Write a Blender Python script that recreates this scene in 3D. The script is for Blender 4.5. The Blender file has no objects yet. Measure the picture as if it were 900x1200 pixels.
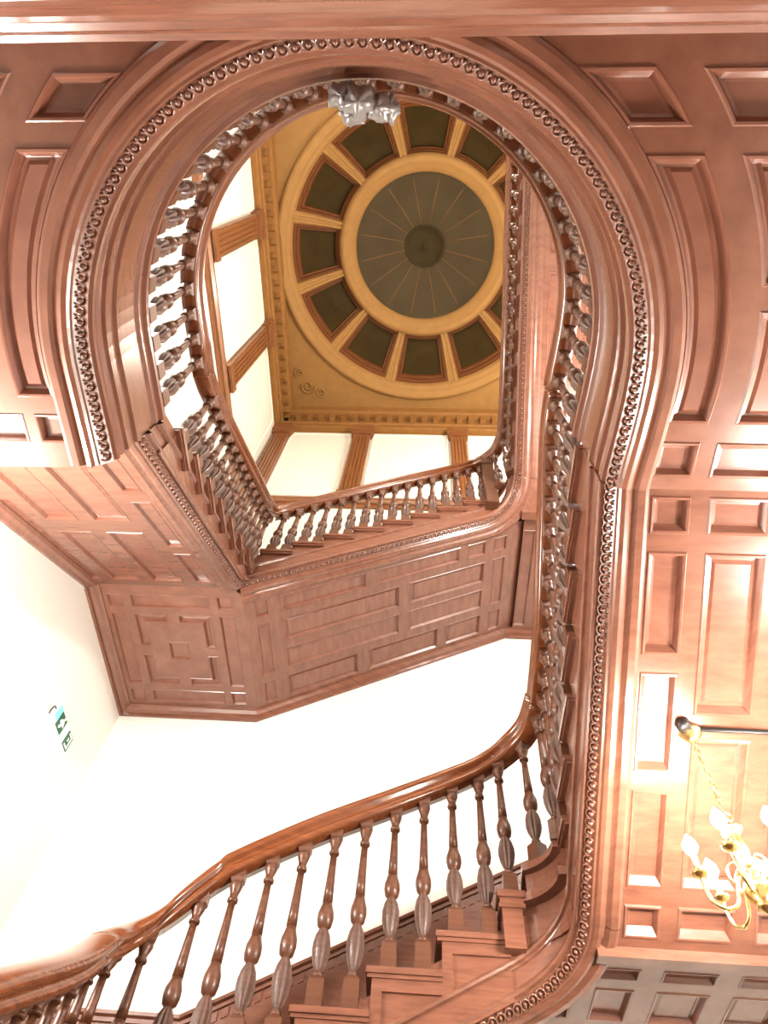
import bpy, bmesh, math, random
from mathutils import Vector, Matrix
from mathutils.geometry import tessellate_polygon
random.seed(4)
PI = math.pi
Z0 = 1.55                      # camera height above the hall floor; scene heights below are measured from the camera
scene = bpy.context.scene
COL = scene.collection

# ------------------------------------------------------------------ materials
def new_mat(name):
    m = bpy.data.materials.new(name); m.use_nodes = True
    nt = m.node_tree
    return m, nt, nt.nodes['Principled BSDF']

def wood(name, c1, c2, rough=0.3, coat=0.25, scale=(3, 3, 26), bump=0.0):
    m, nt, b = new_mat(name)
    tc = nt.nodes.new('ShaderNodeTexCoord'); mp = nt.nodes.new('ShaderNodeMapping')
    mp.inputs['Scale'].default_value = scale
    n = nt.nodes.new('ShaderNodeTexNoise'); n.inputs['Scale'].default_value = 1.6
    n.inputs['Detail'].default_value = 6; n.inputs['Roughness'].default_value = 0.6
    r = nt.nodes.new('ShaderNodeValToRGB')
    r.color_ramp.elements[0].position = 0.3; r.color_ramp.elements[1].position = 0.72
    r.color_ramp.elements[0].color = (*c1, 1); r.color_ramp.elements[1].color = (*c2, 1)
    nt.links.new(tc.outputs['Object'], mp.inputs['Vector']); nt.links.new(mp.outputs[0], n.inputs['Vector'])
    nt.links.new(n.outputs['Fac'], r.inputs['Fac']); nt.links.new(r.outputs['Color'], b.inputs['Base Color'])
    bp = nt.nodes.new('ShaderNodeBump'); bp.inputs['Strength'].default_value = bump; bp.inputs['Distance'].default_value = 0.01
    nt.links.new(n.outputs['Fac'], bp.inputs['Height'])
    if bump: nt.links.new(bp.outputs[0], b.inputs['Normal'])
    b.inputs['Roughness'].default_value = rough
    b.inputs['Coat Weight'].default_value = coat; b.inputs['Coat Roughness'].default_value = 0.18
    return m

def plain(name, c, rough=0.6, metal=0.0, var=0.12, scale=9.0, bump=0.0):
    m, nt, b = new_mat(name)
    n = nt.nodes.new('ShaderNodeTexNoise'); n.inputs['Scale'].default_value = scale; n.inputs['Detail'].default_value = 5
    tc = nt.nodes.new('ShaderNodeTexCoord'); nt.links.new(tc.outputs['Object'], n.inputs['Vector'])
    r = nt.nodes.new('ShaderNodeValToRGB')
    r.color_ramp.elements[0].color = (*[x * (1 - var) for x in c], 1)
    r.color_ramp.elements[1].color = (*[min(1, x * (1 + var)) for x in c], 1)
    nt.links.new(n.outputs['Fac'], r.inputs['Fac']); nt.links.new(r.outputs['Color'], b.inputs['Base Color'])
    if bump:
        bp = nt.nodes.new('ShaderNodeBump'); bp.inputs['Strength'].default_value = bump; bp.inputs['Distance'].default_value = 0.01
        nt.links.new(n.outputs['Fac'], bp.inputs['Height']); nt.links.new(bp.outputs[0], b.inputs['Normal'])
    b.inputs['Roughness'].default_value = rough; b.inputs['Metallic'].default_value = metal
    return m

def emit(name, c, s):
    m, nt, b = new_mat(name)
    b.inputs['Base Color'].default_value = (*c, 1)
    b.inputs['Emission Color'].default_value = (*c, 1); b.inputs['Emission Strength'].default_value = s
    return m

WOOD = wood('mahogany', (0.140, 0.053, 0.031), (0.215, 0.086, 0.052), 0.26, 0.4)
FIELD = wood('mahogany_panel', (0.150, 0.054, 0.032), (0.225, 0.088, 0.054), 0.26, 0.4)
RAIL = wood('handrail_wood', (0.12, 0.032, 0.010), (0.20, 0.06, 0.018), 0.2, 0.5)
DARK = wood('dark_turned_wood', (0.06, 0.018, 0.007), (0.13, 0.044, 0.018), 0.42, 0.12)
VASE = wood('worn_carved_wood', (0.075, 0.035, 0.025), (0.14, 0.075, 0.055), 0.5, 0.05)
PIL = wood('pilaster_wood', (0.17, 0.062, 0.022), (0.25, 0.10, 0.035), 0.4, 0.2)
GILT = plain('golden_plaster', (0.29, 0.16, 0.055), 0.55, 0, 0.15, 6)
GILT2 = plain('golden_brown_plaster', (0.24, 0.115, 0.035), 0.5, 0, 0.2, 7)
COFFER = plain('coffer_frame_brown', (0.12, 0.042, 0.014), 0.5, 0, 0.2, 6)
COFIELD = plain('coffer_field_dark', (0.034, 0.021, 0.005), 0.7, 0, 0.4, 2.2)  # dark of the poorly lit coffers put into the base colour
OCULUS = plain('oculus_dark_olive', (0.058, 0.044, 0.024), 0.75, 0, 0.35, 1.6)  # oculus coloured darker to stand for the lack of light up there
OCULUS2 = plain('oculus_boss_dark', (0.036, 0.026, 0.010), 0.75, 0, 0.3, 3)
for m_ in (COFIELD, OCULUS, OCULUS2, COFFER, GILT, GILT2):
    m_.node_tree.nodes['Principled BSDF'].inputs['Specular IOR Level'].default_value = 0.12
WALL = plain('cream_wall', (0.78, 0.76, 0.70), 0.85, 0, 0.02, 3)
FLOOR = wood('parquet', (0.10, 0.05, 0.025), (0.17, 0.09, 0.045), 0.4, 0.2, (2, 20, 2))
BRASS = plain('brass', (0.80, 0.60, 0.25), 0.25, 1.0, 0.1, 12)
BULB = emit('lit_bulb', (1.0, 0.93, 0.84), 720)
CANDLE = plain('ivory_candle_tube', (0.85, 0.80, 0.66), 0.5)
BLACK = plain('plain_black', (0.015, 0.012, 0.012), 0.4)
GREEN = plain('sign_green', (0.0, 0.10, 0.05), 0.4, 0, 0.02)
SIGNW = plain('sign_white', (0.85, 0.88, 0.85), 0.4, 0, 0.02)
CYAN = plain('sign_lamp_cyan', (0.25, 0.75, 0.85), 0.3, 0, 0.02)
SILVER = plain('silver_grey_carving', (0.25, 0.235, 0.23), 0.3, 0.35, 0.35, 22, 0.4)

# ------------------------------------------------------------------ mesh helpers
class MB:
    def __init__(s): s.v = []; s.f = []; s.sm = []
    def add(s, vs, fs, smooth=False):
        o = len(s.v); s.v += [tuple(v) for v in vs]
        s.f += [tuple(i + o for i in f) for f in fs]; s.sm += [smooth] * len(fs)
    def box(s, x0, x1, y0, y1, z0, z1):
        s.add([(x0, y0, z0), (x1, y0, z0), (x1, y1, z0), (x0, y1, z0), (x0, y0, z1), (x1, y0, z1), (x1, y1, z1), (x0, y1, z1)],
              [(0, 3, 2, 1), (4, 5, 6, 7), (0, 1, 5, 4), (1, 2, 6, 5), (2, 3, 7, 6), (3, 0, 4, 7)])
    def lathe(s, prof, seg=16, c=(0, 0, 0), mod=None, caps=True):
        vs = []; fs = []
        for z, r in prof:
            for k in range(seg):
                a = 2 * PI * k / seg; rr = r * (mod(k, z) if mod else 1)
                vs.append((c[0] + rr * math.cos(a), c[1] + rr * math.sin(a), c[2] + z))
        for i in range(len(prof) - 1):
            for k in range(seg):
                k2 = (k + 1) % seg
                fs.append((i * seg + k, i * seg + k2, (i + 1) * seg + k2, (i + 1) * seg + k))
        if caps:
            fs.append(tuple(range(seg - 1, -1, -1))); n = (len(prof) - 1) * seg
            fs.append(tuple(n + k for k in range(seg)))
        s.add(vs, fs, True)
    def tube(s, pts, rad, seg=8):
        pts = [Vector(p) for p in pts]; rr = rad if isinstance(rad, (list, tuple)) else [rad] * len(pts)
        vs = []; fs = []; up = Vector((0.13, 0.31, 0.94))
        for i, p in enumerate(pts):
            t = (pts[min(i + 1, len(pts) - 1)] - pts[max(i - 1, 0)]).normalized()
            a = t.cross(up); a = a.normalized() if a.length > 1e-4 else Vector((1, 0, 0)); b = a.cross(t).normalized(); up = b
            for k in range(seg):
                w = 2 * PI * k / seg; vs.append(p + rr[i] * (math.cos(w) * a + math.sin(w) * b))
        for i in range(len(pts) - 1):
            for k in range(seg):
                k2 = (k + 1) % seg; fs.append((i * seg + k, i * seg + k2, (i + 1) * seg + k2, (i + 1) * seg + k))
        fs.append(tuple(range(seg - 1, -1, -1))); n = (len(pts) - 1) * seg; fs.append(tuple(n + k for k in range(seg)))
        s.add(vs, fs, True)
    def ball(s, c, r, seg=8, rings=5, sc=(1, 1, 1)):
        vs = []; fs = []
        for i in range(rings + 1):
            th = PI * i / rings
            for k in range(seg):
                a = 2 * PI * k / seg
                vs.append((c[0] + sc[0] * r * math.sin(th) * math.cos(a), c[1] + sc[1] * r * math.sin(th) * math.sin(a), c[2] - sc[2] * r * math.cos(th)))
        for i in range(rings):
            for k in range(seg):
                k2 = (k + 1) % seg; fs.append((i * seg + k, i * seg + k2, (i + 1) * seg + k2, (i + 1) * seg + k))
        s.add(vs, fs, True)
    def build(s, name, mat, parent=None, loc=(0, 0, 0), clean=True):
        """vertices are in scene coordinates (camera-relative z); loc = thing's base"""
        org = Vector(parent['_o']) if parent is not None and '_o' in parent else Vector(loc)
        me = bpy.data.meshes.new(name)
        me.from_pydata([tuple(Vector(v) - org) for v in s.v], [], s.f)
        me.polygons.foreach_set('use_smooth', s.sm)
        if clean:
            bm = bmesh.new(); bm.from_mesh(me)
            bmesh.ops.remove_doubles(bm, verts=bm.verts, dist=1e-5)
            bmesh.ops.recalc_face_normals(bm, faces=bm.faces)
            bm.to_mesh(me); bm.free()
        me.materials.append(mat); me.update()
        o = bpy.data.objects.new(name, me); COL.objects.link(o)
        if parent is not None:
            o.parent = parent
            o['_o'] = tuple(org)
        else:
            o.location = org + Vector((0, 0, Z0)); o['_o'] = tuple(org)
        return o

def thing(name, label, cat, loc, group=None):
    o = bpy.data.objects.new(name, None); COL.objects.link(o)
    o.location = Vector(loc) + Vector((0, 0, Z0)); o['_o'] = tuple(loc); o.empty_display_size = 0.1
    o['label'] = label; o['category'] = cat
    if group: o['group'] = group
    return o
def tag(o, label, cat, group=None):
    o['label'] = label; o['category'] = cat
    if group: o['group'] = group
    return o
def struct(name, mb, mat, loc=(0, 0, 0), label=None, cat=None):
    o = mb.build(name, mat, None, loc); o['kind'] = 'structure'
    if label: o['label'] = label
    if cat: o['category'] = cat
    return o

# ---- panelling -----------------------------------------------------
def area(p): return 0.5 * sum(p[i][0] * p[(i + 1) % len(p)][1] - p[(i + 1) % len(p)][0] * p[i][1] for i in range(len(p)))
def ccw(p): return p if area(p) > 0 else p[::-1]
def inset(p, d):
    n = len(p); out = []
    for i in range(n):
        a = Vector(p[i - 1]); b = Vector(p[i]); c = Vector(p[(i + 1) % n])
        t1 = (b - a).normalized(); t2 = (c - b).normalized()
        n1 = Vector((-t1.y, t1.x)); n2 = Vector((-t2.y, t2.x)); m = n1 + n2
        if m.length < 1e-6: m = n1
        m.normalize(); k = max(0.3, m.dot(n1))
        out.append(tuple(b + m * (d / k)))
    return out
def tess(loops):
    flat = [Vector((p[0], p[1], 0)) for l in loops for p in l]
    return [tuple(t) for t in tessellate_polygon([[Vector((p[0], p[1], 0)) for p in l] for l in loops])], flat
def plate(outer, holes, mp, thick=0.03):
    """framing of a panelled soffit: a board with openings where the panels sit"""
    mb = MB(); loops = [ccw(outer)] + [ccw(h)[::-1] for h in holes]
    tr, flat = tess(loops)
    mb.add([mp(p.x, p.y, 0) for p in flat], tr)
    o = 0
    lp = loops[0]
    for lp in loops:
        n = len(lp)
        vs = [mp(*p, 0) for p in lp] + [mp(*p, thick) for p in lp]
        mb.add(vs, [(i, (i + 1) % n, n + (i + 1) % n, n + i) for i in range(n)])
    return mb
PROF = [(0, 0.0), (0.006, -0.007), (0.016, -0.005), (0.026, 0.014), (0.034, 0.030), (0.046, 0.032)]
def panel(poly, mp, raised=True, k=1.0, prof=PROF):
    mb = MB(); poly = ccw(poly)
    rings = [(inset(poly, a * k), d * k) for a, d in prof]
    if raised:
        a0 = prof[-1][0] * k; d0 = prof[-1][1] * k
        rings.append((inset(poly, a0 + 0.016 * k), d0 - 0.010 * k))
    n = len(poly); vs = []; fs = []
    for r, d in rings: vs += [mp(p[0], p[1], d) for p in r]
    for j in range(len(rings) - 1):
        for i in range(n):
            i2 = (i + 1) % n; fs.append((j * n + i, j * n + i2, (j + 1) * n + i2, (j + 1) * n + i))
    tr, flat = tess([rings[-1][0]])
    o = (len(rings) - 1) * n
    fs += [tuple(o + i for i in t) for t in tr]
    mb.add(vs, fs)
    return mb
def rect(x0, x1, y0, y1): return [(x0, y0), (x1, y0), (x1, y1), (x0, y1)]
def soffit(t, outer, panels, mp, k=1.0, raised=None, frame_name='soffit_frame'):
    f = plate(outer, panels, mp).build(frame_name, WOOD, t)
    for p in panels:
        w = min(max(q[0] for q in p) - min(q[0] for q in p), max(q[1] for q in p) - min(q[1] for q in p))
        panel(p, mp, w > 0.26, k if w > 0.16 else k * 0.8).build('soffit_panel', FIELD, f)
    return f

# ---- sweeps ---------------------------------------------------------
def catmull(pts, n=6):
    pts = [Vector(p) for p in pts]; out = []
    for i in range(len(pts) - 1):
        p0 = pts[max(i - 1, 0)]; p1 = pts[i]; p2 = pts[i + 1]; p3 = pts[min(i + 2, len(pts) - 1)]
        for k in range(n):
            t = k / n
            out.append(0.5 * ((2 * p1) + (p2 - p0) * t + (2 * p0 - 5 * p1 + 4 * p2 - p3) * t * t + (3 * p1 - p0 - 3 * p2 + p3) * t ** 3))
    out.append(pts[-1]); return out
def frames(path):
    path = [Vector(p) for p in path]; out = []
    for i, p in enumerate(path):
        a = (p - path[i - 1]) if i > 0 else None
        b = (path[i + 1] - p) if i < len(path) - 1 else None
        ds = []
        for d in (a, b):
            if d is not None:
                h = Vector((d.x, d.y, 0))
                if h.length > 1e-7: ds.append(h.normalized())
        m = sum(ds, Vector((0, 0, 0))).normalized()
        k = max(0.35, m.dot(ds[0]))
        out.append((p, Vector((m.y, -m.x, 0)) / k))        # inward normal (to the right of travel)
    return out
def sweep(path, prof, closed=False, mb=None, caps=False, smooth=False):
    mb = mb or MB(); fr = frames(path); m = len(prof); vs = []; fs = []
    for p, n in fr:
        for a, dz in prof: vs.append(p + n * a + Vector((0, 0, dz)))
    for i in range(len(fr) - 1):
        for j in range(m if closed else m - 1):
            j2 = (j + 1) % m
            fs.append((i * m + j, i * m + j2, (i + 1) * m + j2, (i + 1) * m + j))
    if caps:
        fs.append(tuple(range(m))); fs.append(tuple((len(fr) - 1) * m + j for j in range(m - 1, -1, -1)))
    mb.add(vs, fs, smooth); return mb
def walk(path, step, start=0.0):
    """points every `step` along the path with tangent and inward normal"""
    path = [Vector(p) for p in path]; fr = frames(path); out = []; s = start; acc = 0.0
    for i in range(len(path) - 1):
        d = path[i + 1] - path[i]; L = d.length
        while s <= acc + L + 1e-9:
            f = (s - acc) / L if L > 0 else 0
            n = (fr[i][1].normalized().lerp(fr[i + 1][1].normalized(), f)).normalized()
            out.append((path[i] + d * f, d.normalized(), n)); s += step
        acc += L
    return out
def egg_and_dart(path, r=0.033, step=0.053, a0=0.022, dz0=0.027):
    """row of carved rings with a bead in each, on the slanting cove"""
    mb = MB()
    for p, t, n in walk(path, step, step / 2):
        c = p + n * a0 + Vector((0, 0, dz0))
        s = (n * 0.63 + Vector((0, 0, 0.775))); s = (s - t * s.dot(t)).normalized()
        w = t.cross(s).normalized()
        if w.z > 0: w = -w
        vs = []; fs = []; M, N = 9, 5
        for i in range(M):
            a = PI * (-0.62) + 2 * PI * 0.81 * i / (M - 1) + PI / 2 + PI * 0.31
            cc = c + (t * math.sin(a) - s * math.cos(a)) * (r * 0.80)
            rad = (t * math.sin(a) - s * math.cos(a))
            for k in range(N):
                b = 2 * PI * k / N
                vs.append(cc + rad * (0.0065 * math.cos(b)) + w * (0.010 * math.sin(b) + 0.004))
        for i in range(M - 1):
            for k in range(N):
                k2 = (k + 1) % N; fs.append((i * N + k, i * N + k2, (i + 1) * N + k2, (i + 1) * N + k))
        mb.add(vs, fs, True)
        # bead
        vs = []; fs = []
        for i in range(4):
            th = PI / 2 * i / 3
            for k in range(6):
                b = 2 * PI * k / 6
                vs.append(c + (t * math.cos(b) * 0.8 + s * math.sin(b)) * (r * 0.5 * math.cos(th)) + w * (r * 0.55 * math.sin(th)))
        for i in range(3):
            for k in range(6):
                k2 = (k + 1) % 6; fs.append((i * 6 + k, i * 6 + k2, (i + 1) * 6 + k2, (i + 1) * 6 + k))
        mb.add(vs, fs, True)
    return mb

# string profile: (n inwards, dz up) from the egg-and-dart line
ROLL = [(-0.165, 0.0), (-0.158, -0.012), (-0.14, -0.022), (-0.105, -0.022), (-0.09, -0.010), (-0.078, -0.004), (-0.066, -0.014),
        (-0.045, -0.020), (-0.024, -0.012), (-0.014, 0.0), (-0.002, 0.0), (0.044, 0.056), (0.044, 0.066), (0.058, 0.074), (0.060, 0.096),
        (0.046, 0.106), (0.040, 0.118), (0.052, 0.128), (0.056, 0.150), (0.046, 0.158), (0.046, 0.196), (0.064, 0.204), (0.064, 0.222),
        (0.056, 0.232)]
FASC = ROLL + [(0.056, 0.300), (0.074, 0.310), (0.074, 0.336), (0.062, 0.346), (0.062, 0.575), (0.078, 0.586), (0.078, 0.604), (0.072, 0.612),
        (0.072, 0.640), (0.094, 0.652), (0.100, 0.668), (0.096, 0.688), (0.080, 0.70), (-0.15, 0.70)]
STRB = ROLL[:12] + [(0.044, 0.064), (0.064, 0.070), (0.072, 0.084), (0.066, 0.098), (0.052, 0.106), (0.048, 0.114), (0.048, 0.200), (0.060, 0.206),
        (0.062, 0.214), (0.080, 0.222), (0.086, 0.236), (0.080, 0.250), (0.064, 0.258), (0.060, 0.268)]
STR = STRB + [(0.060, 0.44), (-0.10, 0.44)]
COVE_ONLY = ROLL

# rail profile, dz measured from the rail top
RAILH = [(0.042, -0.125), (0.052, -0.105), (0.050, -0.090), (0.040, -0.082), (0.044, -0.068), (0.060, -0.060), (0.066, -0.045), (0.062, -0.026), (0.046, -0.010), (0.022, -0.002)]
RAILP = [(-a, z) for a, z in RAILH] [::-1]
RAILP = RAILH + [(0, 0)] + RAILP

# ---- baluster -------------------------------------------------------
def baluster_meshes():
    b = MB()
    def sq(z0, z1, w0, w1):
        vs = [(x * w, y * w, z) for z, w in ((z0, w0), (z1, w1)) for x, y in ((-1, -1), (1, -1), (1, 1), (-1, 1))]
        b.add(vs, [(0, 3, 2, 1), (4, 5, 6, 7), (0, 1, 5, 4), (1, 2, 6, 5), (2, 3, 7, 6), (3, 0, 4, 7)])
    sq(0, 0.125, 0.029, 0.027); sq(0.125, 0.145, 0.027, 0.015)
    b.lathe([(0.14, 0.016), (0.155, 0.019), (0.165, 0.013), (0.19, 0.012), (0.37, 0.012), (0.385, 0.018), (0.395, 0.026), (0.43, 0.031), (0.465, 0.030),
             (0.495, 0.023), (0.52, 0.019)], 12)
    b.lathe([(0.52, 0.020), (0.60, 0.018), (0.70, 0.0155), (0.80, 0.0135)], 16, mod=lambda k, z: 1.0 if k % 2 else 0.86)
    b.lathe([(0.80, 0.015), (0.808, 0.021), (0.822, 0.021), (0.83, 0.016), (0.85, 0.017), (0.875, 0.023), (0.895, 0.027), (0.905, 0.024)], 12)
    sq(0.90, 0.92, 0.019, 0.026); sq(0.92, 1.0, 0.026, 0.027)
    v = MB()
    v.lathe([(0.170, 0.013), (0.19, 0.020), (0.225, 0.0285), (0.265, 0.0335), (0.305, 0.033), (0.345, 0.027), (0.37, 0.019), (0.38, 0.015)], 24,
            mod=lambda k, z: 1.0 if k % 3 else 0.74)
    res = []
    v.sm = [False] * len(v.sm)
    for mb, nm, mt in ((b, 'baluster', DARK), (v, 'carved_vase', VASE)):
        me = bpy.data.meshes.new(nm); me.from_pydata(mb.v, [], mb.f); me.polygons.foreach_set('use_smooth', mb.sm)
        bm = bmesh.new(); bm.from_mesh(me); bmesh.ops.recalc_face_normals(bm, faces=bm.faces); bm.to_mesh(me); bm.free()
        me.materials.append(mt); res.append(me)
    return res
BAL, VAS = baluster_meshes()
def put_baluster(t, x, y, z, h, rz=0.0, fat=1.6):
    o = bpy.data.objects.new('baluster', BAL); COL.objects.link(o); o.parent = t
    o.location = Vector((x, y, z)) - Vector(t['_o']); o.scale = (fat, fat, h); o.rotation_euler.z = rz
    c = bpy.data.objects.new('carved_vase', VAS); COL.objects.link(c); c.parent = o
def rail_z_at(path, x, y):
    best = None
    for i in range(len(path) - 1):
        a = path[i]; b = path[i + 1]; d = Vector((b.x - a.x, b.y - a.y)); L2 = d.length_squared
        f = 0 if L2 < 1e-9 else max(0, min(1, ((x - a.x) * d.x + (y - a.y) * d.y) / L2))
        q = (a.x + d.x * f - x) ** 2 + (a.y + d.y * f - y) ** 2
        if best is None or q < best[0]: best = (q, a.z + (b.z - a.z) * f)
    return best[1]

# ------------------------------------------------------------------ dimensions (metres, camera at the origin)
XW, XE, YS, YN = -3.01, 2.85, 5.05, -1.40
FL = -Z0
CX, CY, RAD = -0.333, 0.96, 1.333
ZG, ZGF = 3.0, 3.70                     # gallery soffit / gallery floor
def zE(y): return 3.0 - 0.42 * (y - 1.5)            # soffit of the lower right-hand flight
def zSl(x): return 1.70 + 0.52 * (x - 0.377)        # egg line of the lower front flight
def zW(y): return 3.50 + 0.677 * (y - 1.645)        # soffit of the upper left flight
def zSu(x): return 4.735 + 0.55 * (x + 1.60)        # soffit of the upper front flight
def zEu(y): return 6.17 + 0.52 * (3.40 - y)         # soffit of the upper right flight
ZLW, ZLE, ZLEl = 4.735, 6.17, 2.02

arc = [(CX + RAD * math.cos(a), CY - RAD * math.sin(a), ZG) for a in [PI * k / 56 for k in range(0, 57)]]
gal_path = [(0.970, 1.50, ZG), (0.972, 1.44, ZG), (0.980, 1.34, ZG), (0.990, 1.22, ZG), (0.998, 1.08, ZG)] + arc + [(-1.666, 1.20, ZG), (-1.666, 1.44, ZG)]

# ------------------------------------------------------------------ the room
mb = MB(); mb.box(XW - 0.2, XE + 0.2, YN - 0.2, YS + 0.2, FL - 0.15, FL); struct('floor', mb, FLOOR)
TOP = 15.4
mb = MB(); mb.box(XW - 0.2, XW, YN - 0.2, YS + 0.2, FL, TOP); struct('wall_left', mb, WALL)
mb = MB(); mb.box(XE, XE + 0.2, YN - 0.2, YS + 0.2, FL, TOP); struct('wall_right', mb, WALL)
mb = MB(); mb.box(XW, XE, YS, YS + 0.2, FL, TOP); struct('wall_front', mb, WALL)
mb = MB(); mb.box(XW, XE, YN - 0.2, YN, FL, TOP); struct('wall_back', mb, WALL)

mb = MB(); mb.box(XW - 0.2, XE + 0.2, YN - 0.2, YS + 0.2, TOP, TOP + 0.15); struct('ceiling', mb, WALL)

# ------------------------------------------------------------------ gallery
g = thing('gallery_landing', 'panelled mahogany gallery whose semicircular edge frames the open well overhead', 'gallery', (CX, -0.4, ZG))
def level(z): return lambda u, v, d: (u, v, z + d)
def well_edge(off):
    return [(p.x + n.x * off, p.y + n.y * off) for p, n in frames(gal_path)]
we = well_edge(-0.05)
outer = [(XE, 1.51), ] + [(XE, YN), (XW, YN), (XW, 1.46), (-1.72, 1.46)] + we[::-1]
def annular(r0, r1, ya, yb, side):
    """panel between two circles about the well's centre, cut off level at ya and yb"""
    pts = []
    def xa(r, y): return CX + side * math.sqrt(max(0, r * r - (y - CY) ** 2))
    N = 14
    for k in range(N + 1):
        y = ya + (yb - ya) * k / N; pts.append((xa(r0, y), y))
    for k in range(N + 1):
        y = yb + (ya - yb) * k / N; pts.append((xa(r1, y), y))
    return pts
def annular_to_x(r0, x1, ya, yb, side):
    pts = []; N = 10
    for k in range(N + 1):
        y = ya + (yb - ya) * k / N; pts.append((CX + side * math.sqrt(max(0, r0 * r0 - (y - CY) ** 2)), y))
    pts += [(x1, yb), (x1, ya)]
    return pts
P = []
R0, R1, R2 = 1.492, 1.682, 1.800
for sd, yb, yA in ((1, 1.152, 0.033), (-1, 1.077, 0.0)):
    P.append(annular(R0, R1, -0.258, -0.06 if sd > 0 else -0.09, sd))
    P.append(annular(R0, R1, yA, yb, sd))
P.append(annular_to_x(R2, 1.45, -0.252, -0.06, 1))
P.append(annular_to_x(R2, 1.86, 0.033, 0.53, 1)); P.append(annular_to_x(R2, 1.86, 0.63, 1.152, 1))
P.append(annular_to_x(R2, -2.10, -0.26, -0.09, -1))
P.append(annular_to_x(R2, -2.38, 0.0, 1.077, -1))
P += [rect(1.55, 1.95, -0.252, -0.06), rect(1.95, 2.30, 0.033, 0.53), rect(1.95, 2.30, 0.63, 1.152), rect(2.40, 2.72, 0.033, 1.152), rect(2.05, 2.72, -0.252, -0.06)]
P += [rect(-2.50, -2.20, -0.26, -0.09), rect(-2.90, -2.60, -0.26, -0.09), rect(-2.90, -2.48, 0.0, 1.077)]
P += [rect(1.125, 1.325, 1.245, 1.433), rect(1.40, 1.74, 1.245, 1.433), rect(1.83, 2.15, 1.245, 1.433), rect(2.24, 2.70, 1.245, 1.433)]
P += [rect(-1.953, -1.788, 1.165, 1.32), rect(-2.36, -2.01, 1.165, 1.32), rect(-2.90, -2.44, 1.165, 1.32)]
soffit(g, outer, P, level(ZG))
mb = MB()                                    # floor slab of the gallery with its curved edge
so = [(p[0], p[1]) for p in outer]
tr, flat = tess([ccw(so)])
mb.add([(p.x, p.y, ZGF) for p in flat], tr); mb.add([(p.x, p.y, ZG + 0.1) for p in flat], tr)
n = len(so); mb.add([(p[0], p[1], ZG + 0.1) for p in so] + [(p[0], p[1], ZGF) for p in so], [(i, (i + 1) % n, n + (i + 1) % n, n + i) for i in range(n)])
mb.build('floor_slab', WOOD, g)
sweep(gal_path, FASC, caps=False).build('fascia_moulding', WOOD, g)
egg_and_dart(gal_path).build('egg_and_dart_moulding', WOOD, g)

# moulded beam that closes the gallery soffit at the back
bt = thing('cornice_beam', 'deep moulded wooden beam across the hall behind the curved gallery', 'beam', (0, -0.5, 2.2))
bp = [(XW, -0.37, 0), (XE, -0.37, 0)]
bprof = [(0.26, 3.0), (-0.02, 3.0), (-0.02, 2.97), (0.0, 2.95), (0.012, 2.90), (0.0, 2.86), (0.02, 2.84), (0.02, 2.80), (0.032, 2.78), (0.05, 2.72), (0.055, 2.64),
         (0.075, 2.62), (0.075, 2.56), (0.10, 2.50), (0.11, 2.42), (0.11, 2.2), (0.30, 2.2), (0.30, 3.0)]
# inward normal of a path along +X is -Y: the face steps back as it goes down
sweep(bp, [(a, z) for a, z in bprof]).build('beam_moulding', WOOD, bt)

# ------------------------------------------------------------------ stair flights
def prism(mb, prof, axis, b0, b1):
    vs = [((p[0], b, p[1]) if axis == 'x' else (b, p[0], p[1])) for b in (b0, b1) for p in prof]
    mb.add(vs, [(0, 1, 2, 3), (7, 6, 5, 4), (0, 4, 5, 1), (1, 5, 6, 2), (2, 6, 7, 3), (3, 7, 4, 0)])
def make_steps(t, axis, sign, start, run, rise, z0, n, inner, wall, soff, nose=0.035, overhang=0.04, bottom=0.05, last_flat=None):
    """treads and risers; axis 'x' or 'y' is the direction of climb, inner/wall the two ends of a step"""
    for k in range(n):
        a0 = start + sign * run * k; a1 = a0 + sign * run; zt = z0 + rise * (k + 1)
        zb = max(soff(a0), soff(a1)) + bottom
        lo, hi = min(a0, a1), max(a0, a1)
        i_in = inner; s_in = 1 if wall > inner else -1
        tr_in = inner - s_in * overhang
        tb = MB(); rb = MB()
        tl, th = (lo - nose, hi) if sign > 0 else (lo, hi + nose)
        e0, e1 = min(tr_in, wall), max(tr_in, wall); b0, b1 = min(i_in, wall), max(i_in, wall)
        zlo = min(soff(lo) + bottom, zt - 0.09); zhi = min(soff(hi) + bottom, zt - 0.09)
        if axis == 'x':
            tb.box(tl, th, e0, e1, zt - 0.032, zt); tb.box(tl + 0.008, th, e0 + (0.012 if s_in > 0 else 0), e1 - (0 if s_in > 0 else 0.012), zt - 0.052, zt - 0.032)
            prism(rb, [(lo, zlo), (hi, zhi), (hi, zt - 0.052), (lo, zt - 0.052)], 'x', b0, b1)
        else:
            tb.box(e0, e1, tl, th, zt - 0.032, zt); tb.box(e0 + (0.012 if s_in > 0 else 0), e1 - (0 if s_in > 0 else 0.012), tl + 0.006, th - 0.006, zt - 0.052, zt - 0.032)
            prism(rb, [(lo, zlo), (hi, zhi), (hi, zt - 0.052), (lo, zt - 0.052)], 'y', b0, b1)
        tb.build('tread', WOOD, t); rb.build('riser', WOOD, t)

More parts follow.
